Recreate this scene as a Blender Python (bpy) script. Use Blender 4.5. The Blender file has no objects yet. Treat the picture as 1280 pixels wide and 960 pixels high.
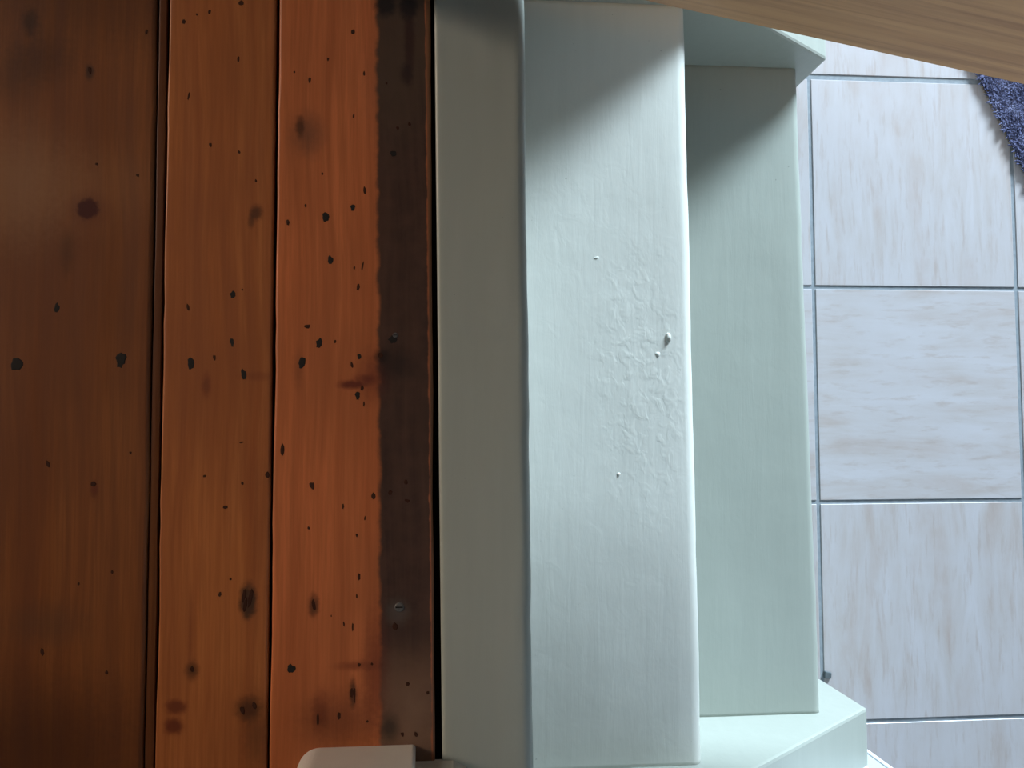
import bpy, bmesh, math, random
from mathutils import Vector, Matrix, noise as mnoise
random.seed(7)
S = bpy.context.scene
C = S.collection

# ------------------------------------------------------------------ camera
F_PX, NADIR, ROLL, CAM_H = 1144.95, (538.44, 542.39), 0.00446, 1.3562   # fitted to the tile grid
d = Vector(((NADIR[0]-640)/F_PX, -(NADIR[1]-480)/F_PX, -1)).normalized()
zc = -d
xc = Vector((math.cos(ROLL), math.sin(ROLL), 0)); xc = (xc - zc*xc.dot(zc)).normalized()
yc = zc.cross(xc)
CAM_R = Matrix((xc, yc, zc))                     # camera -> world rotation
cam = bpy.data.cameras.new('camera'); co = bpy.data.objects.new('camera', cam); C.objects.link(co)
co.matrix_world = Matrix.Translation((0, 0, CAM_H)) @ CAM_R.to_4x4()
cam.sensor_fit = 'HORIZONTAL'; cam.sensor_width = 36; cam.lens = 36*F_PX/1280; cam.clip_start = .01
S.camera = co

def ray(px, py):
    return CAM_R @ Vector(((px-640)/F_PX, -(py-480)/F_PX, -1))
def at(px, py, z):                               # pixel -> point on the level z
    v = ray(px, py); t = (z-CAM_H)/v.z
    return Vector((v.x*t, v.y*t, z))

# ------------------------------------------------------------------ light
S.view_settings.view_transform = 'Standard'; S.view_settings.look = 'None'
S.view_settings.gamma = 1; S.view_settings.use_curve_mapping = False
S.view_settings.exposure = 0.06
w = bpy.data.worlds.new('world'); S.world = w; w.use_nodes = True
w.node_tree.nodes['Background'].inputs[0].default_value = (.75, .87, 1, 1)
w.node_tree.nodes['Background'].inputs[1].default_value = 0.6
Z_LAND = .504
def area(name, loc, look, sx, sy, power, col):
    l = bpy.data.lights.new(name, 'AREA'); l.shape = 'RECTANGLE'; l.size = sx; l.size_y = sy
    l.energy = power; l.color = col
    o = bpy.data.objects.new(name, l); C.objects.link(o); o.location = loc
    o.rotation_euler = (Vector(look)-Vector(loc)).to_track_quat('-Z', 'Y').to_euler()
    return o
# kitchen window (daylight), far wall of the lower room ; unseen upper-room window put in for the landing lamp
WIN = dict(x0=1.75, x1=2.95, z0=.85, z1=1.65, y=3.50)
WIN3 = dict(y0=.5, y1=1.7, z0=1.3, z1=2.4, x=-3.0)
area('kitchen_daylight', (2.35, 3.47, 1.25), (.30, 0, .30), 1.2, .8, 90, (.70, .87, 1)).data.spread = math.radians(70)
area('landing_fill', (-3.04, 1.1, 1.85), (-.27, .02, Z_LAND), 1.18, 1.08, 2.35, (1, .80, .62)).data.spread = math.radians(20)  # added warm narrow beam, aimed to brighten the boards and jamb

# ------------------------------------------------------------------ levels
RISE = .168
Z1, Z2, Z3 = 3*RISE, 2*RISE, RISE               # landing/top step, middle step, bottom step

# ------------------------------------------------------------------ node helpers
class NT:
    def __init__(s, name, rough=.5, bump=0, spec=.5):
        s.m = bpy.data.materials.new(name); s.m.use_nodes = True
        s.t = s.m.node_tree; s.b = s.t.nodes['Principled BSDF']
        s.b.inputs['Roughness'].default_value = rough
        s.b.inputs['Specular IOR Level'].default_value = spec
        s.tc = s.n('ShaderNodeTexCoord')
    def n(s, k, **kw):
        o = s.t.nodes.new(k)
        for a, v in kw.items(): setattr(o, a, v)
        return o
    def l(s, a, b): s.t.links.new(a, b)
    def obj(s): return s.tc.outputs['Object']
    def scaled(s, sc, src=None, loc=(0, 0, 0), rot=(0, 0, 0)):
        m = s.n('ShaderNodeMapping'); m.inputs['Scale'].default_value = sc
        m.inputs['Location'].default_value = loc; m.inputs['Rotation'].default_value = rot
        s.l(src or s.obj(), m.inputs['Vector']); return m.outputs[0]
    def noise(s, vec, scale=1, detail=4, rough=.55, dist=0):
        o = s.n('ShaderNodeTexNoise'); s.l(vec, o.inputs['Vector'])
        for k, v in (('Scale', scale), ('Detail', detail), ('Roughness', rough), ('Distortion', dist)):
            o.inputs[k].default_value = v
        return o.outputs['Fac']
    def ramp(s, fac, stops, interp='LINEAR'):
        r = s.n('ShaderNodeValToRGB'); r.color_ramp.interpolation = interp
        e = r.color_ramp.elements
        while len(e) < len(stops): e.new(.5)
        for el, (p, c) in zip(e, stops):
            el.position = p; el.color = (*c, 1) if len(c) == 3 else c
        s.l(fac, r.inputs[0]); return r.outputs[0]
    def mix(s, fac, a, b, mode='MIX'):
        x = s.n('ShaderNodeMix', data_type='RGBA', blend_type=mode)
        for sock, v in ((x.inputs[0], fac), (x.inputs[6], a), (x.inputs[7], b)):
            if isinstance(v, (int, float)): sock.default_value = v
            elif isinstance(v, tuple): sock.default_value = (*v, 1)
            else: s.l(v, sock)
        return x.outputs[2]
    def math(s, op, a, b=None, clamp=False):
        x = s.n('ShaderNodeMath', operation=op, use_clamp=clamp)
        for sock, v in zip(x.inputs, (a, b)):
            if v is None: continue
            if isinstance(v, (int, float)): sock.default_value = v
            else: s.l(v, sock)
        return x.outputs[0]
    def sstep(s, v, lo, hi, a=0, b=1):
        x = s.n('ShaderNodeMapRange', interpolation_type='SMOOTHSTEP')
        s.l(v, x.inputs[0])
        for i, q in zip((1, 2, 3, 4), (lo, hi, a, b)): x.inputs[i].default_value = q
        return x.outputs[0]
    def color(s, c):
        if isinstance(c, tuple): s.b.inputs['Base Color'].default_value = (*c, 1)
        else: s.l(c, s.b.inputs['Base Color'])
    def bump(s, h, strength=.3, dist=.002):
        x = s.n('ShaderNodeBump'); x.inputs['Strength'].default_value = strength
        x.inputs['Distance'].default_value = dist; s.l(h, x.inputs['Height'])
        s.l(x.outputs[0], s.b.inputs['Normal'])
    def blot(s, cx, cy, rx, ry, soft=.5, wob=.35, wobvec=None):
        """mask of a soft ragged ellipse lying on the surface (object xy)"""
        sub = s.n('ShaderNodeVectorMath', operation='SUBTRACT'); s.l(s.obj(), sub.inputs[0])
        sub.inputs[1].default_value = (cx, cy, 0)
        mul = s.n('ShaderNodeVectorMath', operation='MULTIPLY'); s.l(sub.outputs[0], mul.inputs[0])
        mul.inputs[1].default_value = (1/rx, 1/ry, 0)
        ln = s.n('ShaderNodeVectorMath', operation='LENGTH'); s.l(mul.outputs[0], ln.inputs[0])
        v = ln.outputs['Value']
        if wobvec is not None: v = s.math('ADD', v, s.math('MULTIPLY', s.math('SUBTRACT', wobvec, .5), wob*2))
        return s.sstep(v, 1-soft, 1+soft, 1, 0)

def plain(name, col, rough=.5, var=.06, scale=25, spec=.5, metal=0):
    t = NT(name, rough, spec=spec); nz = t.noise(t.obj(), scale, 4)
    a = tuple(max(0, c*(1-var)) for c in col); b = tuple(min(1, c*(1+var)) for c in col)
    t.color(t.ramp(nz, [(.3, a), (.7, b)])); t.b.inputs['Metallic'].default_value = metal
    return t.m

# ------------------------------------------------------------------ materials
def paint_material(name, col, bumps, patch=None):
    t = NT(name, .38, spec=.45)
    br = t.noise(t.scaled((70, 6, 40)), 1, 5, .6, .4)              # brush streaks along the step
    bl = t.noise(t.obj(), 7, 3)
    lump = t.noise(t.scaled((55, 40, 55)), 1, 3, .5, .6)
    c = t.ramp(bl, [(.3, tuple(x*.96 for x in col)), (.7, tuple(min(1, x*1.03) for x in col))])
    c = t.mix(t.ramp(br, [(.35, (1, 1, 1)), (.75, (0, 0, 0))]), c, tuple(x*.95 for x in col))
    sp = t.noise(t.obj(), 160, 2, .5)
    c = t.mix(t.ramp(sp, [(.765, (0, 0, 0)), (.80, (.6, .6, .6))]), c, tuple(x*.45 for x in col))
    t.color(c)
    where = t.noise(t.obj(), 5, 2)
    h = t.math('ADD', t.math('MULTIPLY', br, .45), t.math('MULTIPLY', t.math('MULTIPLY', lump, where), bumps))
    if patch:                                                       # blistered, over-painted area near the worn nosing
        m = t.blot(*patch, .6, .5, bl)
        bl_ = t.ramp(t.noise(t.scaled((85, 60, 85)), 1, 2, .5, .5), [(.45, (0,)*3), (.78, (1,)*3)])
        h = t.math('ADD', h, t.math('MULTIPLY', t.math('MULTIPLY', m, bl_), .42))
    t.bump(h, .25, .003)
    return t.m
PAINT_COL = (.68, .69, .64)           # the middle step is given a paler colour
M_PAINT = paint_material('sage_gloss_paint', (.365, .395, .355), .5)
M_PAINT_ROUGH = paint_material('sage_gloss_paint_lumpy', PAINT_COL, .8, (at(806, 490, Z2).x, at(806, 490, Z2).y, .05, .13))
M_WHITE = plain('white_gloss_paint', (.68, .66, .62), .4, .04)
M_WALL = plain('matt_wall_paint', (.62, .61, .59), .85, .02)
M_SIDE = plain('darkened_wall_paint', (.40, .43, .46), .8, .03)  # wall paint darkened to hold back the strong light on this face
M_WALLUP = plain('cream_wall_paint', (.55, .47, .37), .9, .03)
M_CEIL = plain('ceiling_paint', (.7, .7, .68), .9, .02)
M_BLACK = plain('gap_shade_black', (.006, .005, .005), .95, .2)  # near-black slab colour painting in the shade inside the board gaps
M_GROUT = plain('grey_blue_grout', (.26, .295, .33), .9, .12, 120)
M_GROUT_D = plain('dark_mortar', (.10, .12, .13), .9, .2, 200)
M_NAIL = plain('rusty_black_iron', (.012, .010, .009), .75, .4, 300, .3)
M_HOLE = plain('dark_wood_hole', (.045, .016, .009), .85, .4, 300, .2)
M_STEEL = plain('dull_steel', (.20, .19, .18), .45, .2, 200, metal=.8)
M_BRASS = plain('aged_brass', (.45, .32, .12), .35, .1, 80, metal=1)
M_CHIP = plain('sage_paint_flake', (.68, .69, .64), .4, .03)
M_CAULK = plain('white_bead', (.82, .85, .88), .35, .02)
M_PVC = plain('white_window_frame', (.80, .81, .82), .3, .02)
def glass():
    t = NT('window_glass', .02); t.color((1, 1, 1))
    t.b.inputs['Transmission Weight'].default_value = 1; t.b.inputs['IOR'].default_value = 1.01
    return t.m
M_GLASS = glass()

def board_material(name, tint=1.0, marks=(), stain=None, red=0.0):
    t = NT(name, .42, spec=.35)
    warp = t.noise(t.scaled((5, 2.2, 1)), 1, 2)
    vx = t.n('ShaderNodeVectorMath', operation='ADD'); t.l(t.obj(), vx.inputs[0])
    cmb = t.n('ShaderNodeCombineXYZ'); t.l(t.math('MULTIPLY', warp, .05), cmb.inputs[0]); t.l(cmb.outputs[0], vx.inputs[1])
    grain = t.noise(t.scaled((95, 3.2, 20), vx.outputs[0]), 1, 6, .6, .25)
    rings = t.noise(t.scaled((26, 1.1, 8), vx.outputs[0]), 1, 3, .5, .9)
    fine = t.noise(t.scaled((420, 14, 60)), 1, 3, .6)
    blotch = t.noise(t.scaled((6.5, 4, 6)), 1, 3)
    wob = t.noise(t.obj(), 190, 3)
    wob2 = t.noise(t.obj(), 60, 4)
    k = lambda c: tuple(x*tint for x in c)
    c = t.ramp(rings, [(.30, k((.300, .092-red*.02, .026))), (.55, k((.375, .130-red*.03, .040))), (.75, k((.335, .105-red*.02, .030)))])
    c = t.mix(t.ramp(grain, [(.36, (.55, .55, .55)), (.58, (0, 0, 0))]), c, k((.20, .055, .016)))
    c = t.mix(t.ramp(fine, [(.40, (.30,)*3), (.6, (0,)*3)]), c, k((.19, .058, .018)))
    c = t.mix(t.ramp(blotch, [(.36, (.55,)*3), (.60, (0,)*3)]), c, k((.20, .062, .022)))
    if stain:                                                       # bare dark strip left by an old threshold bar
        xa, xb, sl, y_pale = stain                                 # x at y=0 of both borders, slope, where it turns pale
        sep = t.n('ShaderNodeSeparateXYZ'); t.l(t.obj(), sep.inputs[0])
        u = t.math('SUBTRACT', sep.outputs[0], t.math('MULTIPLY', sep.outputs[1], sl))
        ua = t.math('ADD', u, t.math('MULTIPLY', t.math('SUBTRACT', wob2, .5), .009))
        ub = t.math('ADD', u, t.math('MULTIPLY', t.math('SUBTRACT', wob2, .5), .004))
        mk = t.math('MULTIPLY', t.sstep(ua, xa-.0025, xa+.003), t.sstep(ub, xb-.0012, xb+.001, 1, 0))
        dk = t.ramp(grain, [(.3, (.040, .020, .014)), (.7, (.078, .040, .027))])
        dk = t.mix(t.ramp(wob2, [(.4, (0,)*3), (.7, (.5,)*3)]), dk, (.095, .046, .032))
        ee = t.math('ADD', sep.outputs[1], t.math('MULTIPLY', t.math('SUBTRACT', wob2, .5), .05))
        pale = t.sstep(ee, y_pale-.035, y_pale+.02, 1, 0)
        dk = t.mix(pale, dk, t.mix(wob2, (.13, .068, .042), (.20, .112, .070)))
        pale2 = t.sstep(ee, .27, .36, 0, .7)
        dk = t.mix(pale2, dk, (.075, .045, .028))
        c = t.mix(mk, c, dk)
        edge = t.sstep(u, xb, xb+.0012)
        c = t.mix(edge, c, (.20, .085, .038))
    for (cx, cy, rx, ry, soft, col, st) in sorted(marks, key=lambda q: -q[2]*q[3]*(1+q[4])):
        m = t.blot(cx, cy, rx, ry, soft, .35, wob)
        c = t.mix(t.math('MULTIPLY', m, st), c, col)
    t.color(c)
    t.l(t.ramp(grain, [(.3, (.52,)*3), (.7, (.36,)*3)]), t.b.inputs['Roughness'])
    t.bump(t.math('ADD', t.math('MULTIPLY', grain, .6), t.math('MULTIPLY', fine, .3)), .25, .0012)
    return t.m

def tile_material(name, along_x):
    t = NT(name, .30, spec=.45)
    oi = t.n('ShaderNodeObjectInfo')
    off = t.n('ShaderNodeVectorMath', operation='ADD'); t.l(t.obj(), off.inputs[0])
    cm = t.n('ShaderNodeCombineXYZ')
    for i in range(3): t.l(t.math('MULTIPLY', oi.outputs['Random'], 13.7+7*i), cm.inputs[i])
    t.l(cm.outputs[0], off.inputs[1]); v = off.outputs[0]
    sc = (5, 32, 10) if along_x else (32, 5, 10)
    st = t.noise(t.scaled(sc, v), 1, 6, .62, .5)
    cl = t.noise(v, 9, 4, .6)
    fi = t.noise(t.scaled((sc[0]*4, sc[1]*3, 10), v), 1, 4, .65)
    c = t.ramp(st, [(.30, (.43, .365, .345)), (.48, (.475, .445, .45)), (.68, (.52, .505, .535))])
    c = t.mix(t.ramp(cl, [(.38, (0,)*3), (.66, (.65,)*3)]), c, (.515, .50, .53))
    c = t.mix(t.ramp(fi, [(.30, (.55,)*3), (.46, (0,)*3)]), c, (.40, .33, .305))
    t.color(c); t.bump(fi, .06, .001)
    return t.m
M_TILE = [tile_material('travertine_tile_lengthwise', False), tile_material('travertine_tile_crosswise', True)]

def door_material(name, rot):
    t = NT(name, .45, spec=.35)
    v = t.scaled((1, 1, 1), rot=rot)
    g = t.noise(t.scaled((3.0, 40, 95), v), 1, 6, .6, .5)
    r = t.noise(t.scaled((1.4, 12, 26), v), 1, 3, .55, 1.0)
    c = t.ramp(r, [(.3, (.51, .240, .095)), (.55, (.61, .310, .132)), (.75, (.55, .270, .112))])
    c = t.mix(t.ramp(g, [(.33, (.75,)*3), (.56, (0,)*3)]), c, (.36, .155, .065))
    t.color(c); t.bump(g, .2, .001)
    return t.m
M_DOOR_H = door_material('golden_pine_horizontal', (0, 0, 0))
M_DOOR_V = door_material('golden_pine_upright', (0, math.pi/2, 0))

def rug_material():
    t = NT('navy_shag', .9, spec=.1)
    oi = t.noise(t.obj(), 45, 3); 
    t.color(t.ramp(oi, [(.3, (.055, .062, .125)), (.55, (.12, .13, .235)), (.75, (.20, .215, .34))]))
    return t.m
M_RUG = rug_material()
M_BACKING = plain('tan_rug_backing', (.42, .34, .24), .9, .2, 150)

# ------------------------------------------------------------------ mesh helpers
def link(name, me, mat, parent=None, smooth=False):
    if mat is not None and not me.materials: me.materials.append(mat)
    o = bpy.data.objects.new(name, me); C.objects.link(o)
    if parent is not None: o.parent = parent
    if smooth:
        for p in me.polygons: p.use_smooth = True
    return o
def from_bm(name, bm, mat, parent=None, smooth=False):
    bmesh.ops.recalc_face_normals(bm, faces=bm.faces)
    me = bpy.data.meshes.new(name); bm.to_mesh(me); bm.free()
    return link(name, me, mat, parent, smooth)
def bm_box(bm, x0, x1, y0, y1, z0, z1, bev=0, seg=2):
    v = [bm.verts.new((x, y, z)) for x in (x0, x1) for y in (y0, y1) for z in (z0, z1)]
    fs = [bm.faces.new([v[i] for i in q]) for q in ((0,1,3,2),(4,6,7,5),(0,4,5,1),(2,3,7,6),(0,2,6,4),(1,5,7,3))]
    if bev:
        ed = list({e for f in fs for e in f.edges})
        bmesh.ops.bevel(bm, geom=ed, offset=bev, segments=seg, profile=.6, affect='EDGES')
def box(name, x0, x1, y0, y1, z0, z1, mat, parent=None, bev=0, seg=2):
    bm = bmesh.new(); bm_box(bm, x0, x1, y0, y1, z0, z1, bev, seg)
    return from_bm(name, bm, mat, parent, bev > 0 and seg > 1)
def prism(name, poly, h0, h1, axis, mat, parent=None, bev=0, seg=2):
    """polygon swept along an axis: 'z' poly=(x,y), 'y' poly=(x,z), 'x' poly=(y,z)"""
    f = {'z': lambda a, b, h: (a, b, h), 'y': lambda a, b, h: (a, h, b), 'x': lambda a, b, h: (h, a, b)}[axis]
    bm = bmesh.new()
    lo = [bm.verts.new(f(a, b, h0)) for a, b in poly]; hi = [bm.verts.new(f(a, b, h1)) for a, b in poly]
    n = len(poly); bm.faces.new(lo); bm.faces.new(hi)
    for i in range(n): bm.faces.new((lo[i], lo[(i+1) % n], hi[(i+1) % n], hi[i]))
    if bev: bmesh.ops.bevel(bm, geom=list(bm.edges), offset=bev, segments=seg, profile=.6, affect='EDGES')
    return from_bm(name, bm, mat, parent)
def empty(name, loc=(0, 0, 0), rz=0):
    o = bpy.data.objects.new(name, None); C.objects.link(o); o.location = loc; o.rotation_euler = (0, 0, rz)
    o.empty_display_size = .05
    return o
def tag(o, label=None, cat=None, group=None, kind=None):
    for k, v in (('label', label), ('category', cat), ('group', group), ('kind', kind)):
        if v: o[k] = v
    return o
def struct(o, label): return tag(o, label, kind='structure')

# ------------------------------------------------------------------ room shell
WX0, WX1 = -.112, .030           # the wall with the doorway, upper-room face and kitchen face
OPEN_Y0, OPEN_Y1 = -.375, .503   # rough opening
KX1, KY0, KY1 = 4.20, -1.60, 3.50
UX0, UY0, UY1 = -3.00, -2.00, 2.00
CEIL = 2.95
fl_k = box('floor', WX0, KX1, KY0, KY1, -.10, -.0014, M_GROUT)
struct(fl_k, 'tiled floor of the lower room with grey blue joints')
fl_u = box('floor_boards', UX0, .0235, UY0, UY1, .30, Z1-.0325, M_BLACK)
struct(fl_u, 'old stained pine floorboards of the upper level')
ce = box('ceiling', UX0-.1, KX1+.1, UY0-.1, KY1+.1, CEIL, CEIL+.1, M_CEIL); struct(ce, 'plain pale ceiling over both levels')

def wall_with_hole(name, axis, p0, p1, a0, a1, z0, z1, hole, mat):
    """wall slab: axis='x' stands across x from p0..p1, runs along y a0..a1; hole=(b0,b1,h0,h1)"""
    bm = bmesh.new(); b0, b1, h0, h1 = hole
    for (q0, q1, r0, r1) in ((a0, b0, z0, z1), (b1, a1, z0, z1), (b0, b1, z0, h0), (b0, b1, h1, z1)):
        if q1-q0 < 1e-4 or r1-r0 < 1e-4: continue
        if axis == 'x': bm_box(bm, p0, p1, q0, q1, r0, r1)
        else: bm_box(bm, q0, q1, p0, p1, r0, r1)
    return from_bm(name, bm, mat)
HEAD = Z1+2.02
struct(wall_with_hole('wall_middle', 'x', WX0+.012, WX1-.006, UY0, KY1, 0, CEIL, (OPEN_Y0, OPEN_Y1, 0, HEAD), M_WALL), 'white wall pierced by the doorway at the head of the steps')
struct(wall_with_hole('wall_back', 'y', KY1, KY1+.12, WX1, KX1+.12, 0, CEIL, (WIN['x0'], WIN['x1'], WIN['z0'], WIN['z1']), M_WALL), 'white kitchen wall with the tall window')
struct(box('wall_right', KX1, KX1+.12, KY0, KY1, 0, CEIL, M_WALL), 'plain kitchen wall facing the steps')
struct(box('wall_front', WX1, KX1, KY0-.1, KY0, 0, CEIL, M_WALL), 'plain white kitchen wall opposite the window')
struct(wall_with_hole('wall_left', 'x', UX0-.12, UX0, UY0, UY1, Z1-.1, CEIL, (WIN3['y0'], WIN3['y1'], WIN3['z0'], WIN3['z1']), M_WALLUP), 'cream wall of the upper room with the added window')
struct(box('wall_upper_back', UX0, WX0, UY1, UY1+.1, Z1-.1, CEIL, M_WALLUP), 'cream back wall of the upper room')
struct(box('wall_upper_front', UX0, WX0, UY0-.1, UY0, Z1-.1, CEIL, M_WALLUP), 'cream front wall of the upper room')

def window(name, axis, p, a0, a1, z0, z1, label):
    r = empty(name, ((a0+a1)/2, p, z0) if axis == 'y' else (p, (a0+a1)/2, z0)); struct(r, label)
    W = a1-a0; H = z1-z0
    def bar(nm, u0, u1, v0, v1, t0, t1, mat):
        if axis == 'y': return box(nm, u0, u1, t0, t1, v0, v1, mat, r, .004, 1)
        return box(nm, t0, t1, u0, u1, v0, v1, mat, r, .004, 1)
    f = .045
    bar('window_frame', -W/2, -W/2+f, 0, H, .05, .10, M_PVC); bar('window_frame', W/2-f, W/2, 0, H, .05, .10, M_PVC)
    bar('window_frame', -W/2+f, W/2-f, 0, f, .05, .10, M_PVC); bar('window_frame', -W/2+f, W/2-f, H-f, H, .05, .10, M_PVC)
    bar('window_sill', -W/2-.03, W/2+.03, -.025, 0, -.05 if axis == 'y' or p > 0 else .02, .10 if axis == 'y' or p > 0 else .16, M_PVC)
    return r
window('window_1', 'y', WIN['y'], WIN['x0'], WIN['x1'], WIN['z0'], WIN['z1'], 'tall kitchen window behind the open door')
window('window_2', 'x', WIN3['x']-.12, WIN3['y0'], WIN3['y1'], WIN3['z0'], WIN3['z1'], 'unseen small window of the upper room, put in for the landing lamp')

# ------------------------------------------------------------------ kitchen tiles
TS, OX, OY = .330, .5884, .5535
def tile_mesh(mat, hx, hy):
    bm = bmesh.new(); bm_box(bm, -hx, hx, -hy, hy, -.0095, 0)
    top = [e for e in bm.edges if all(v.co.z > -.001 for v in e.verts)]
    bmesh.ops.bevel(bm, geom=top, offset=.0006, segments=1, profile=.5, affect='EDGES')
    bmesh.ops.recalc_face_normals(bm, faces=bm.faces)
    me = bpy.data.meshes.new('tile'); bm.to_mesh(me); bm.free(); me.materials.append(mat); return me
J = .0031
TM = [tile_mesh(M_TILE[k], TS/2-J, TS/2-J) for k in (0, 1)]
for i in range(-1, 11):
    for j in range(-7, 9):
        cx, cy = OX+(i+.5)*TS, OY+(j+.5)*TS
        if cx > KX1-.1 or cy > KY1-.1 or cy < KY0+.1: continue
        me = TM[(i+j) % 2] if i != 0 or j not in (-1, -2, -3) else TM[{-1: 0, -2: 1, -3: 0}[j]]
        o = link('tile', me, None, fl_k); o.location = (cx, cy+(.0028 if j >= 0 else 0), random.uniform(-.0001, .0001))
# broad bedding joint behind the first row and a lump of mortar by the stair foot
p = at(1034, 843, 0)
prism('mortar_lump', [(p.x-.006, p.y-.005), (p.x+.005, p.y-.006), (p.x+.006, p.y+.003), (p.x-.005, p.y+.006)], -.003, .0035, 'z', M_GROUT_D, fl_k, .001, 1)

# ------------------------------------------------------------------ floorboards
def lineX(p0, p1, z=Z1):
    a, b = at(*p0, z), at(*p1, z); k = (b.x-a.x)/(b.y-a.y)
    return lambda y: a.x+(y-a.y)*k
L_A1 = lineX((196, 0), (181, 800)); L_S0 = lineX((199, 0), (183.5, 800)); L_S1 = lineX((208.5, 0), (191, 960))
L_B0 = lineX((211.5, 0), (194, 960)); L_B1 = lineX((345, 0), (333, 960)); L_C0 = lineX((349.5, 0), (336.5, 960))
L_C1 = lineX((538, 0), (543.5, 960))
BY0, BY1, NSEG = -1.9, 1.9, 190
def plank(name, xl, xr, mat, ztop=Z1, thick=.032, wl=.0008, wr=.0008, seed=0, slivers=False):
    """board with softly worn, slightly wavering edges"""
    bm = bmesh.new(); rows = []
    for i in range(NSEG+1):
        y = BY0+(BY1-BY0)*i/NSEG
        a = xl(y)+wl*mnoise.noise((y*9, seed, 0))*1.6+wl*.7*mnoise.noise((y*45, seed+3, 0))
        b = xr(y)+wr*mnoise.noise((y*9, seed+7, 0))*1.6+wr*.7*mnoise.noise((y*45, seed+9, 0))
        cr = lambda t: ztop - .00025*abs(2*t-1)**2 + .0003*mnoise.noise((y*5, t*3, seed))
        w = b-a; c = .0009
        pts = [(a, ztop-thick), (a, ztop-.0035), (a+c*.3, ztop-.0015), (a+c*1.2, ztop-.0004)]
        pts += [(a+w*t, cr(t)) for t in (.02, .05, .1, .25, .5, .75, .9, .95, .98)]
        pts += [(b-c*1.2, ztop-.0004), (b-c*.3, ztop-.0015), (b, ztop-.0035), (b, ztop-thick)]
        rows.append([bm.verts.new((x, y, z)) for x, z in pts])
    for r0, r1 in zip(rows, rows[1:]):
        for k in range(len(r0)-1): bm.faces.new((r0[k], r0[k+1], r1[k+1], r1[k]))
        bm.faces.new((r0[-1], r0[0], r1[0], r1[-1]))
    bm.faces.new(rows[0]); bm.faces.new(rows[-1])
    return from_bm(name, bm, mat, fl_u, True)
def mk(px, py, rx, ry, soft, col, st):
    q = at(px, py, Z1); k = (CAM_H-Z1)/F_PX
    return (q.x, q.y, rx*k, ry*k, soft, col, st)
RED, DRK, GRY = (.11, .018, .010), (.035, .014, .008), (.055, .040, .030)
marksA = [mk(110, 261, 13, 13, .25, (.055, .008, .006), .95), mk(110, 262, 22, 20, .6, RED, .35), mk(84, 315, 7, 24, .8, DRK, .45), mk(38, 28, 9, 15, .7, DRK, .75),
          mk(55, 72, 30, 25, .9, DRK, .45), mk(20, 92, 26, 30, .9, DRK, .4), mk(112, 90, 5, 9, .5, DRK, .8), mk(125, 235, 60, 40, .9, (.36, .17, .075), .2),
          mk(20, 230, 60, 60, .9, (.36, .185, .09), .5), mk(95, -10, 150, 60, .9, DRK, .45), mk(60, 950, 150, 60, .9, DRK, .35), mk(60, 780, 36, 22, .9, GRY, .35), mk(50, 910, 80, 60, .9, DRK, .35), mk(118, 612, 4, 9, .6, RED, .7), mk(120, 120, 60, 46, .9, (.16, .05, .02), .25)]  # broad end blots paint in the light falloff over mottled stains
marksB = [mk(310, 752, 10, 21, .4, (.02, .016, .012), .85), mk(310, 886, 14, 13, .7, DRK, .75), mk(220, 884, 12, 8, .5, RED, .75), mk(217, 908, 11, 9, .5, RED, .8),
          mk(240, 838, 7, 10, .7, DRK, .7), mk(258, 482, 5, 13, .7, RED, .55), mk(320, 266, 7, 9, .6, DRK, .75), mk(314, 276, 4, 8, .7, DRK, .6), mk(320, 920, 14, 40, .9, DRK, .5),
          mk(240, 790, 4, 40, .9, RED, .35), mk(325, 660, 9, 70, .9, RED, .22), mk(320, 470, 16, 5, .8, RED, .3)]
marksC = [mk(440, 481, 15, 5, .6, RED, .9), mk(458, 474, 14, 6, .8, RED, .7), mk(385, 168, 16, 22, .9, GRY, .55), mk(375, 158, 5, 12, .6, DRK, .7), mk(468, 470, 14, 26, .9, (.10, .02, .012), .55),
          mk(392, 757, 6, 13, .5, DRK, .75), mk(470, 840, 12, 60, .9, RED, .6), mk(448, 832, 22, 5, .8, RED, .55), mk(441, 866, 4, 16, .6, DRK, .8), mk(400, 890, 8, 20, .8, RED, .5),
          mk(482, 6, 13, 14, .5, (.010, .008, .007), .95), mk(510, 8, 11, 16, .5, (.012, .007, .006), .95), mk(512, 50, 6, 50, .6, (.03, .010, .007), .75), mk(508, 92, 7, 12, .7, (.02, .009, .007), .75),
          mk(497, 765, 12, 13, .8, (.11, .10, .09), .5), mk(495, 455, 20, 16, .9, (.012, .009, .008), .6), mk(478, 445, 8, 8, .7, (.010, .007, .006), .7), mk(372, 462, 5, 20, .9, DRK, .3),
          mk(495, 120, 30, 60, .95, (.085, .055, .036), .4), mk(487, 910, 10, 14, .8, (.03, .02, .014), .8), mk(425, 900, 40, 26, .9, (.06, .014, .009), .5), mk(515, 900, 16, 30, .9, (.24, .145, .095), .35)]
a0 = lineX((470, 0), (476, 960)); b0 = lineX((532, 0), (541, 960))
y600 = 0.0
sl = (a0(.4)-a0(-.3))/.7
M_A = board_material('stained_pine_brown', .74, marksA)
M_B = board_material('stained_pine_amber', 1.3, marksB)  # tints step up towards the doorway, painting its light across the boards
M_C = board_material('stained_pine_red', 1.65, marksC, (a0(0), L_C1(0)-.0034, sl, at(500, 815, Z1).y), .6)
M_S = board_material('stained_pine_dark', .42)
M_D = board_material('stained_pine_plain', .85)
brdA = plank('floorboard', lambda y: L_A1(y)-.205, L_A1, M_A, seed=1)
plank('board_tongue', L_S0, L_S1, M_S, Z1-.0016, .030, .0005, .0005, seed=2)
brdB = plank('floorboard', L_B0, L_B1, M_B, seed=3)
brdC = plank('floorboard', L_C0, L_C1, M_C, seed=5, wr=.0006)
xx = lambda y: L_A1(y)-.209
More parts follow.
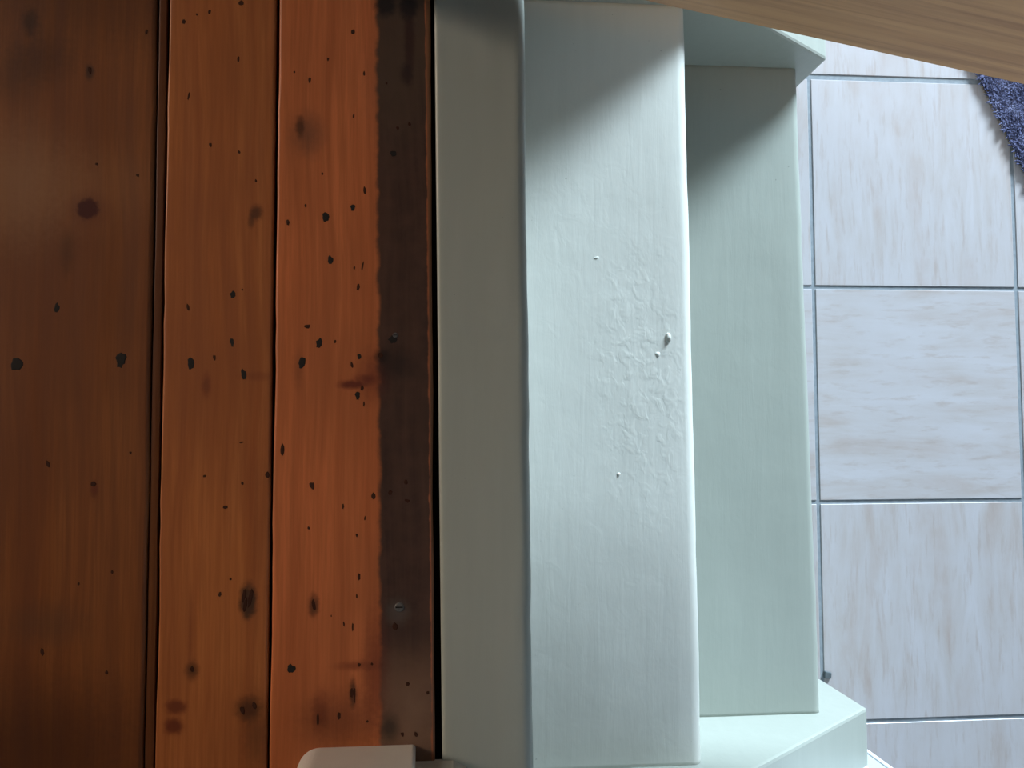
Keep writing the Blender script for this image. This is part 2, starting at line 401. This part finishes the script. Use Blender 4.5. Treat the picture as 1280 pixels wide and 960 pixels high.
for k in range(6):
    plank('floorboard', (lambda q: lambda y: L_A1(y)-.209-.17*(q+1)+.003)(k), (lambda q: lambda y: L_A1(y)-.209-.17*q)(k), M_D, seed=20+k)

# nail heads and worm holes punched into the boards (dark, ragged, nearly flush)
def spot_mesh(seed, n=15):
    rr = random.Random(seed); bm = bmesh.new()
    ph = [rr.uniform(.72, 1.16) for _ in range(n)]
    rim = [bm.verts.new((math.cos(2*math.pi*i/n)*ph[i], math.sin(2*math.pi*i/n)*ph[i], 0)) for i in range(n)]
    inn = [bm.verts.new((math.cos(2*math.pi*i/n)*ph[i]*.72, math.sin(2*math.pi*i/n)*ph[i]*.72, .45)) for i in range(n)]
    for i in range(n): bm.faces.new((rim[i], rim[(i+1) % n], inn[(i+1) % n], inn[i]))
    bm.faces.new(inn)
    bmesh.ops.recalc_face_normals(bm, faces=bm.faces)
    me = bpy.data.meshes.new('spot'); bm.to_mesh(me); bm.free(); return me
NAILM = []; HOLEM = []
for s in range(5):
    a = spot_mesh(s); a.materials.append(M_NAIL); NAILM.append(a)
    b = spot_mesh(40+s, 10); b.materials.append(M_HOLE); HOLEM.append(b)
KPX = (CAM_H-Z1)/F_PX
def spots(board, nail, lst):
    for i, (px, py, rx, ry) in enumerate(lst):
        q = at(px, py, Z1)
        o = link('nail_head' if nail else 'worm_hole', (NAILM if nail else HOLEM)[i % 5], None, board)
        o.location = (q.x, q.y, Z1-.0002); o.scale = (rx*KPX, ry*KPX, .0009); o.rotation_euler = (0, 0, random.uniform(-.25, .25))
spots(brdA, True, [(21, 455, 8, 9.5), (151, 450, 7, 10.5), (71, 385, 3.5, 7.5)])
spots(brdA, False, [(112, 88, 2.6, 5.5), (60, 580, 2.6, 5), (117, 605, 4, 4.5), (53, 815, 2.8, 6.5), (133, 841, 2.4, 3), (172, 219, 2, 2.2), (140, 715, 1.6, 2.4), (121, 205, 2, 2),
                    (183, 40, 1.6, 4), (98, 730, 1.6, 2.2), (163, 566, 1.6, 2)])
spots(brdB, True, [(238.5, 454, 4.8, 9.5), (290, 428, 3, 7), (304.5, 468, 3.6, 8.5), (291, 368, 4.5, 5.5)])
spots(brdB, False, [(268, 447, 2.2, 4.6), (235, 384, 2, 5), (275, 743, 2, 4), (282, 634, 3.6, 2.6), (334, 594, 3.4, 4.4), (263, 181, 2, 3.2), (299, 190, 1.8, 2.4), (230, 27, 2.6, 4), (262, 15, 2.2, 4),
                    (301, 4, 4.5, 4), (246, 18, 1.5, 2), (303, 604, 1.8, 2.4), (256, 595, 2.4, 2), (298, 74, 1.6, 5), (288, 724, 2, 2), (303, 362, 1.4, 1.8), (320, 226, 1.6, 2.6), (305, 745, 2.5, 12), (313, 748, 3, 15),
                    (306, 757, 3, 12), (303, 888, 3, 6), (318, 882, 3, 5), (236, 120, 1.3, 7), (302, 553, 3, 1.2), (240, 837, 3, 4.5)])
spots(brdC, True, [(407, 271, 4.6, 7), (441, 259.5, 3.6, 5), (413, 325, 3.6, 6.5), (399, 428.5, 4.6, 7), (378, 453.5, 4.8, 9.5), (449, 445.5, 3, 4.6), (447, 494.5, 4, 6.5), (364, 836, 5, 5.6), (491, 424, 7, 6), (492, 192, 4.5, 4.5)])
spots(brdC, False, [(384, 408, 4, 3), (440, 456, 2, 5), (453, 485, 2.4, 5), (419, 427, 1.6, 3), (441, 40, 3.4, 4.4), (387, 100, 1.8, 4.4), (456, 238, 2.2, 6), (448, 359, 2.4, 6.5), (443, 335, 1.5, 3), (453, 333, 1.6, 8),
                    (390, 607, 3.4, 5.5), (353, 562, 2.6, 8), (429, 633, 1.6, 5), (449, 721, 2.4, 6.5), (392, 757, 3, 9), (446, 669, 1.8, 3), (386, 660, 1.8, 2.2), (440, 866, 2.6, 9), (424, 895, 2.6, 6), (397, 900, 2, 9),
                    (449, 831, 2.4, 3), (465, 830, 1.8, 2), (476, 444, 4, 5), (488, 616, 3, 4), (507, 603, 3, 4), (509, 626, 3.5, 2.5), (494, 783, 4, 5), (360, 278, 2, 4.5), (382, 257, 1.5, 2.6), (456, 648, 1.4, 4),
                    (443, 868, 1.8, 13), (446, 745, 1.4, 4), (403, 217, 1.4, 2.4), (442, 145, 1.3, 3.5), (455, 92, 1.6, 4), (410, 74, 1.4, 3), (467, 620, 3.4, 5), (430, 780, 1.3, 5), (441, 784, 1.5, 8), (459, 902, 2, 2),
                    (503, 918, 2, 3), (520, 918, 2, 3.4), (510, 855, 2.4, 3), (535, 866, 2, 2.4), (483, 104, 1.6, 2), (497, 160, 2, 2.4), (512, 155, 2, 2.6), (455, 505, 1.3, 5), (368, 90, 1.4, 2), (414, 770, 1, 2)])
def screw(px, py, r, board):
    q = at(px, py, Z1); bm = bmesh.new()
    bmesh.ops.create_cone(bm, cap_ends=True, segments=16, radius1=r, radius2=r*.8, depth=.0012, matrix=Matrix.Translation((q.x, q.y, Z1+.0003)))
    s = from_bm('screw_head', bm, M_STEEL, board); tag(s, 'dull steel screw head')
    box('screw_slot', q.x-r*.75, q.x+r*.75, q.y-r*.14, q.y+r*.14, Z1+.0006, Z1+.00105, M_NAIL, s)
screw(499, 759, .0045, brdC); screw(494, 419, .0026, brdC)

# ------------------------------------------------------------------ staircase
ST_Y0, ST_Y1 = -.370, .497        # inner faces of the stringers
stair = empty('staircase', (0, 0, 0))
tag(stair, 'short flight of sage painted wooden steps from boarded landing to tiled floor', 'staircase')
def tread(xb, front, zt, mat, th=.030, seed=0, r=.011, wav=.0012):
    """board with rounded nosing; front(y) gives the nosing line"""
    bm = bmesh.new(); rows = []; n = 120; Y0, Y1 = ST_Y0-.003, ST_Y1+.003
    for i in range(n+1):
        y = Y0+(Y1-Y0)*i/n
        xf = front(y)+wav*mnoise.noise((y*7, seed, 0))+wav*.5*mnoise.noise((y*26, seed, 4))
        xr = xb(y) if callable(xb) else xb
        pts = [(xr, zt-th), (xr, zt-.0016), (xr+.0008, zt-.0003), (xr+.004, zt)]
        for k in range(1, 12): 
            t = k/12; x = xr+.004+(xf-r-xr-.004)*t
            pts.append((x, zt+.0006*mnoise.noise((x*14, y*8, seed))+.0003*mnoise.noise((x*45, y*30, seed))))
        for k in range(0, 7):
            a = math.pi/2*(1-k/6); pts.append((xf-r+r*math.cos(a), zt-r+r*math.sin(a)))
        pts += [(xf-.002, zt-th+.004), (xf-.006, zt-th)]
        rows.append([bm.verts.new((x, y, z)) for x, z in pts])
    for r0, r1 in zip(rows, rows[1:]):
        for k in range(len(r0)): bm.faces.new((r0[k], r0[(k+1) % len(r0)], r1[(k+1) % len(r0)], r1[k]))
    bm.faces.new(rows[0]); bm.faces.new(rows[-1])
    return from_bm('tread', bm, mat, stair, True)
n1 = lineX((656, 0), (668, 960), Z1); n2 = lineX((857.5, 20), (880, 960), Z2); n3 = lineX((998, 100), (1026.5, 850), Z3)
g1 = lineX((543, 20), (553, 960), Z1)
t1 = tread(g1, n1, Z1, M_PAINT, seed=1); tag(t1, 'narrow shaded top step beside the floorboards')
t2 = tread(lambda y: n1(y)-.03, n2, Z2, M_PAINT_ROUGH, seed=2, r=.013); tag(t2, 'middle step with lumpy chipped paint')
t3 = tread(lambda y: n2(y)-.03, n3, Z3, M_PAINT, seed=3); tag(t3, 'smooth bottom step')
def riser(nf, z0, z1):
    a, b = nf(ST_Y0)-.022, nf(ST_Y1)-.022
    prism('riser', [(a-.018, ST_Y0-.002), (a, ST_Y0-.002), (b, ST_Y1+.002), (b-.018, ST_Y1+.002)], z0, z1, 'z', M_PAINT, stair)
riser(n1, Z2, Z1-.03); riser(n2, Z3, Z2-.03); riser(n3, 0, Z3-.03)
# closed stringers: level-cut foot, raked top edge
def zy(Y, px, py):
    v = ray(px, py); t = Y/v.y
    return v.x*t, CAM_H+v.z*t
def stringer(Yin, Yout, pf, pt):
    (xf, zf), (xt, zt) = zy(Yin, *pf), zy(Yin, *pt)
    k = (zt-zf)/(xt-xf); xl = WX1-.0055
    top = zf+k*(xl-xf); zc_ = min(top, Z1+.0)
    poly = [(xl, 0), (xf, 0), (xf, zf), (xf+(zc_-zf)/k, zc_), (xl, zc_)]
    o = prism('stringer', poly, min(Yin, Yout), max(Yin, Yout), 'y', M_PAINT, stair, .004, 2)
    return xf, zf, k
lo = stringer(ST_Y0, ST_Y0-.078, (1083.5, 885), (946, 960)); tag(stair.children[-1], 'thick raked side board against the wall end')
hi = stringer(ST_Y1, ST_Y1+.050, (1033, 75), (979, 44)); tag(stair.children[-1], 'raked side board under the open door')
print('stringers', lo, hi)
# raised paint flakes and dents on the middle step
def flake(px, py, rx, ry, h, rz, seed):
    h *= .55 if h < .0015 else .85; q = at(px, py, Z2); k = (CAM_H-Z2)/F_PX; rr = random.Random(seed); bm = bmesh.new(); n = 9
    low = []; hi_ = []
    for i in range(n):
        a = 2*math.pi*i/n; f = rr.uniform(.75, 1.15)
        low.append(bm.verts.new((math.cos(a)*rx*k*f, math.sin(a)*ry*k*f, -.0006)))
        hi_.append(bm.verts.new((math.cos(a)*rx*k*f*.7, math.sin(a)*ry*k*f*.8, h*(.55+.45*math.cos(a)))))
    for i in range(n): bm.faces.new((low[i], low[(i+1) % n], hi_[(i+1) % n], hi_[i]))
    bm.faces.new(hi_)
    o = from_bm('paint_flake', bm, M_CHIP, t2, True); o.location = q; o.rotation_euler = (0, 0, rz)
for i, a in enumerate([(835, 422, 4.2, 7.5, .0040, .15), (773, 593, 3.2, 2.6, .0016, 0), (745, 322, 4, 1.8, .0010, .2), (822, 443, 4.5, 4, .0012, 0)]):
    flake(*a, seed=i)

# ------------------------------------------------------------------ side wall of the flight (lower side), end edge just past the stringer
q0 = at(1086, 941, 0); wy = ST_Y0-.080
wx = q0.x*wy/q0.y
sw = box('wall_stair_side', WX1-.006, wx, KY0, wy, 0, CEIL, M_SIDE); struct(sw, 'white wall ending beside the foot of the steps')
box('corner_highlight', wx-.0035, wx+.0025, wy-.003, wy+.0025, 0, CEIL, M_CAULK, sw, .001, 1)  # pale strip painting the highlight along the wall's end edge
bm = bmesh.new()
xk = lo[0]-.002
pts = [(xk-.45, lo[1]+lo[2]*(-.45)), (xk, lo[1])]
for i, (x, z) in enumerate(pts): pass
A = [bm.verts.new((x, y, z+dz)) for (x, z) in pts for (y, dz) in ((wy+.006, .0005), (wy, .007), (wy-.001, -.004), (wy+.006, -.004))]
for a in ((0, 4, 5, 1), (1, 5, 6, 2), (2, 6, 7, 3), (3, 7, 4, 0), (0, 1, 2, 3), (4, 7, 6, 5)): bm.faces.new([A[i] for i in a])
from_bm('sealant_bead', bm, M_CAULK, sw)

# ------------------------------------------------------------------ door frame
tr = empty('trim_1', ((WX0+WX1)/2, 0, Z1)); struct(tr, 'white painted door frame at the head of the steps')
def framebox(nm, *a, **k):
    o = prism(nm, *a, M_WHITE, tr, **k); o.matrix_parent_inverse = Matrix.Translation(tr.location).inverted(); return o
ys = at(450, 933, Z1).y; yr = at(545, 951, Z1).y; xs = at(519.5, 933, Z1).x; xw = at(566, 951, Z1).x
xl0 = at(372, 934, Z1).x
def jamb_poly(s):       # plan outline of one jamb; s=+1 lower side as seen, mirrored for the hinge side
    arc = [(xl0+.020*(1-math.cos(a)), ys-.020+.020*math.sin(a)) for a in [math.pi/2*i/10 for i in range(11)]]
    arc2 = [(xs-.003+.003*math.sin(a), ys-.003+.003*math.cos(a)) for a in [math.pi/2*i/4 for i in range(5)]]
    pts = arc+arc2+[(xs, yr), (xw, yr), (xw+.012, yr-.006), (xw+.014, yr-.012), (xw+.014, OPEN_Y0+.0005), (xl0, OPEN_Y0+.0005)]
    if s > 0: return pts
    return [(x, min(OPEN_MID*2-y, OPEN_Y1-.0005)) for x, y in pts]
HINGE_Y = .452
OPEN_MID = (yr+HINGE_Y)/2
framebox('jamb', jamb_poly(1), Z1-.004, HEAD, 'z')
framebox('jamb', jamb_poly(-1), Z1-.004, HEAD, 'z')
framebox('door_head', [(xl0, HEAD-.045), (xs, HEAD-.045), (xs, HEAD-.032), (xw+.012, HEAD-.032), (xw+.012, HEAD+.02), (xl0, HEAD+.02)], OPEN_Y0+.001, OPEN_Y1-.001, 'y')

# ------------------------------------------------------------------ the open pine door
DOOR_GAP = .007
pL, pR = at(800, 0, Z1+DOOR_GAP), at(1280, 106, Z1+DOOR_GAP)
ang = math.atan2(pR.y-pL.y, pR.x-pL.x)
hx = xw-.004; hp = pL+(pR-pL)*((hx-pL.x)/(pR.x-pL.x))
door = empty('door_1', (hp.x, hp.y, Z1+DOOR_GAP), ang); struct(door, 'golden pine door standing open over the steps')
DW, DH, DT = .735, 1.965, .038        # local: x along the door, y>0 away from the camera side
ST, RB, RT = .100, .230, .105
def dbox(nm, x0, x1, z0, z1, mat, y0=0, y1=DT, par=None, bev=.0015):
    return box(nm, x0, x1, y0, y1, z0, z1, mat, par or door, bev, 1)
dbox('door_stile', 0, ST, 0, DH, M_DOOR_V); dbox('door_stile', DW-ST, DW, 0, DH, M_DOOR_V)
dbox('door_rail', ST, DW-ST, 0, RB, M_DOOR_H); dbox('door_rail', ST, DW-ST, .86, 1.03, M_DOOR_H); dbox('door_rail', ST, DW-ST, DH-RT, DH, M_DOOR_H)
mx = DW/2
for (z0, z1) in ((RB, .86), (1.03, DH-RT)):
    dbox('door_muntin', mx-.045, mx+.045, z0, z1, M_DOOR_V)
    for (x0, x1) in ((ST, mx-.045), (mx+.045, DW-ST)): dbox('door_panel', x0, x1, z0, z1, M_DOOR_V, .010, DT-.010)
for sgn in (-1, 1):
    hnd = dbox('door_handle', DW-.075, DW-.035, .90, 1.05, M_BRASS, -.004 if sgn < 0 else DT, 0 if sgn < 0 else DT+.004)
    yy = -.045 if sgn < 0 else DT+.045
    bm = bmesh.new()
    bmesh.ops.create_cone(bm, cap_ends=True, segments=16, radius1=.008, radius2=.008, depth=.045, matrix=Matrix.Translation((DW-.055, (0 if sgn < 0 else DT)+sgn*.022, .99)) @ Matrix.Rotation(math.pi/2, 4, 'X'))
    bm_box(bm, DW-.17, DW-.047, yy-.008, yy+.008, .982, .998, .004, 2)
    from_bm('lever', bm, M_BRASS, hnd)
for z in (.2, 1.0, 1.75): dbox('hinge', -.008, .004, z, z+.09, M_BRASS, DT-.006, DT+.006)

# ------------------------------------------------------------------ navy shag rug
ra, rb = at(1231, 101, .012), at(1281, 206, .012)
dirv = (rb-ra).normalized(); nrm = Vector((-dirv.y, dirv.x, 0))
if nrm.x < 0: nrm = -nrm
ro = ra-dirv*.22
rug = empty('shag_rug', (ro.x, ro.y, 0), math.atan2(dirv.y, dirv.x))
tag(rug, 'shaggy navy blue rug lying on the pale floor tiles', 'rug')
RL, RW = .50, .80                                    # along the edge, across
sgn = 1 if (Matrix.Rotation(rug.rotation_euler.z, 3, 'Z') @ Vector((0, 1, 0))).dot(nrm) > 0 else -1
base = box('rug_backing', 0, RL, min(.004, sgn*RW), max(.004*sgn, sgn*RW) if sgn > 0 else -.004, .0005, .004, M_RUG, rug, .001, 1)
def pile():
    rr = random.Random(3); V = []; Fc = []
    def blade(x, y, h, lean, ang_, wd):
        i = len(V); dx, dy = math.cos(ang_), math.sin(ang_); px, py = -dy*wd, dx*wd
        for t, ww in ((0, 1), (.5, .95), (1, .35)):
            ox, oy, oz = dx*lean*t*t, dy*lean*t*t, h*t*(1-.25*t)
            V.append((x+ox+px*ww, y+oy+py*ww, .003+oz)); V.append((x+ox-px*ww, y+oy-py*ww, .003+oz))
            V.append((x+ox+dx*wd*.6, y+oy+dy*wd*.6, .003+oz+wd*.5))
        for s in (0, 3):
            for a, b in ((0, 1), (1, 2), (2, 0)): Fc.append((i+s+a, i+s+b, i+s+3+b, i+s+3+a))
        Fc.append((i+6, i+7, i+8))
    for _ in range(30000):
        near = rr.random() < .5
        x, v = (rr.uniform(.12, .48) if near else rr.uniform(0, RL)), rr.random()
        y = v*.16 if near else v*RW
        blade(x, sgn*y, rr.uniform(.004, .008), rr.uniform(.003, .011), rr.uniform(0, 6.283), rr.uniform(.0010, .0019))
    me = bpy.data.meshes.new('pile'); me.from_pydata(V, [], Fc); me.update(); return me
tag(link('pile', pile(), M_RUG, rug), kind='stuff')
def fringe():
    rr = random.Random(9); V = []; Fc = []
    for _ in range(260):
        x = rr.uniform(0, RL); a = rr.uniform(-.7, .7); L = rr.uniform(.002, .008); wv = .0006; i = len(V)
        for t in (0, 1):
            cx_, cy_, cz = x+math.sin(a)*L*t, -sgn*math.cos(a)*L*t+sgn*.004, .003*(1-t)+.0012
            V += [(cx_-wv, cy_, cz), (cx_+wv, cy_, cz), (cx_, cy_, cz+.001)]
        for p_, q_ in ((0, 1), (1, 2), (2, 0)): Fc.append((i+p_, i+q_, i+3+q_, i+3+p_))
    me = bpy.data.meshes.new('fringe'); me.from_pydata(V, [], Fc); me.update(); return me
tag(link('fringe', fringe(), M_BACKING, rug), 'frayed tan edge threads', kind='stuff')
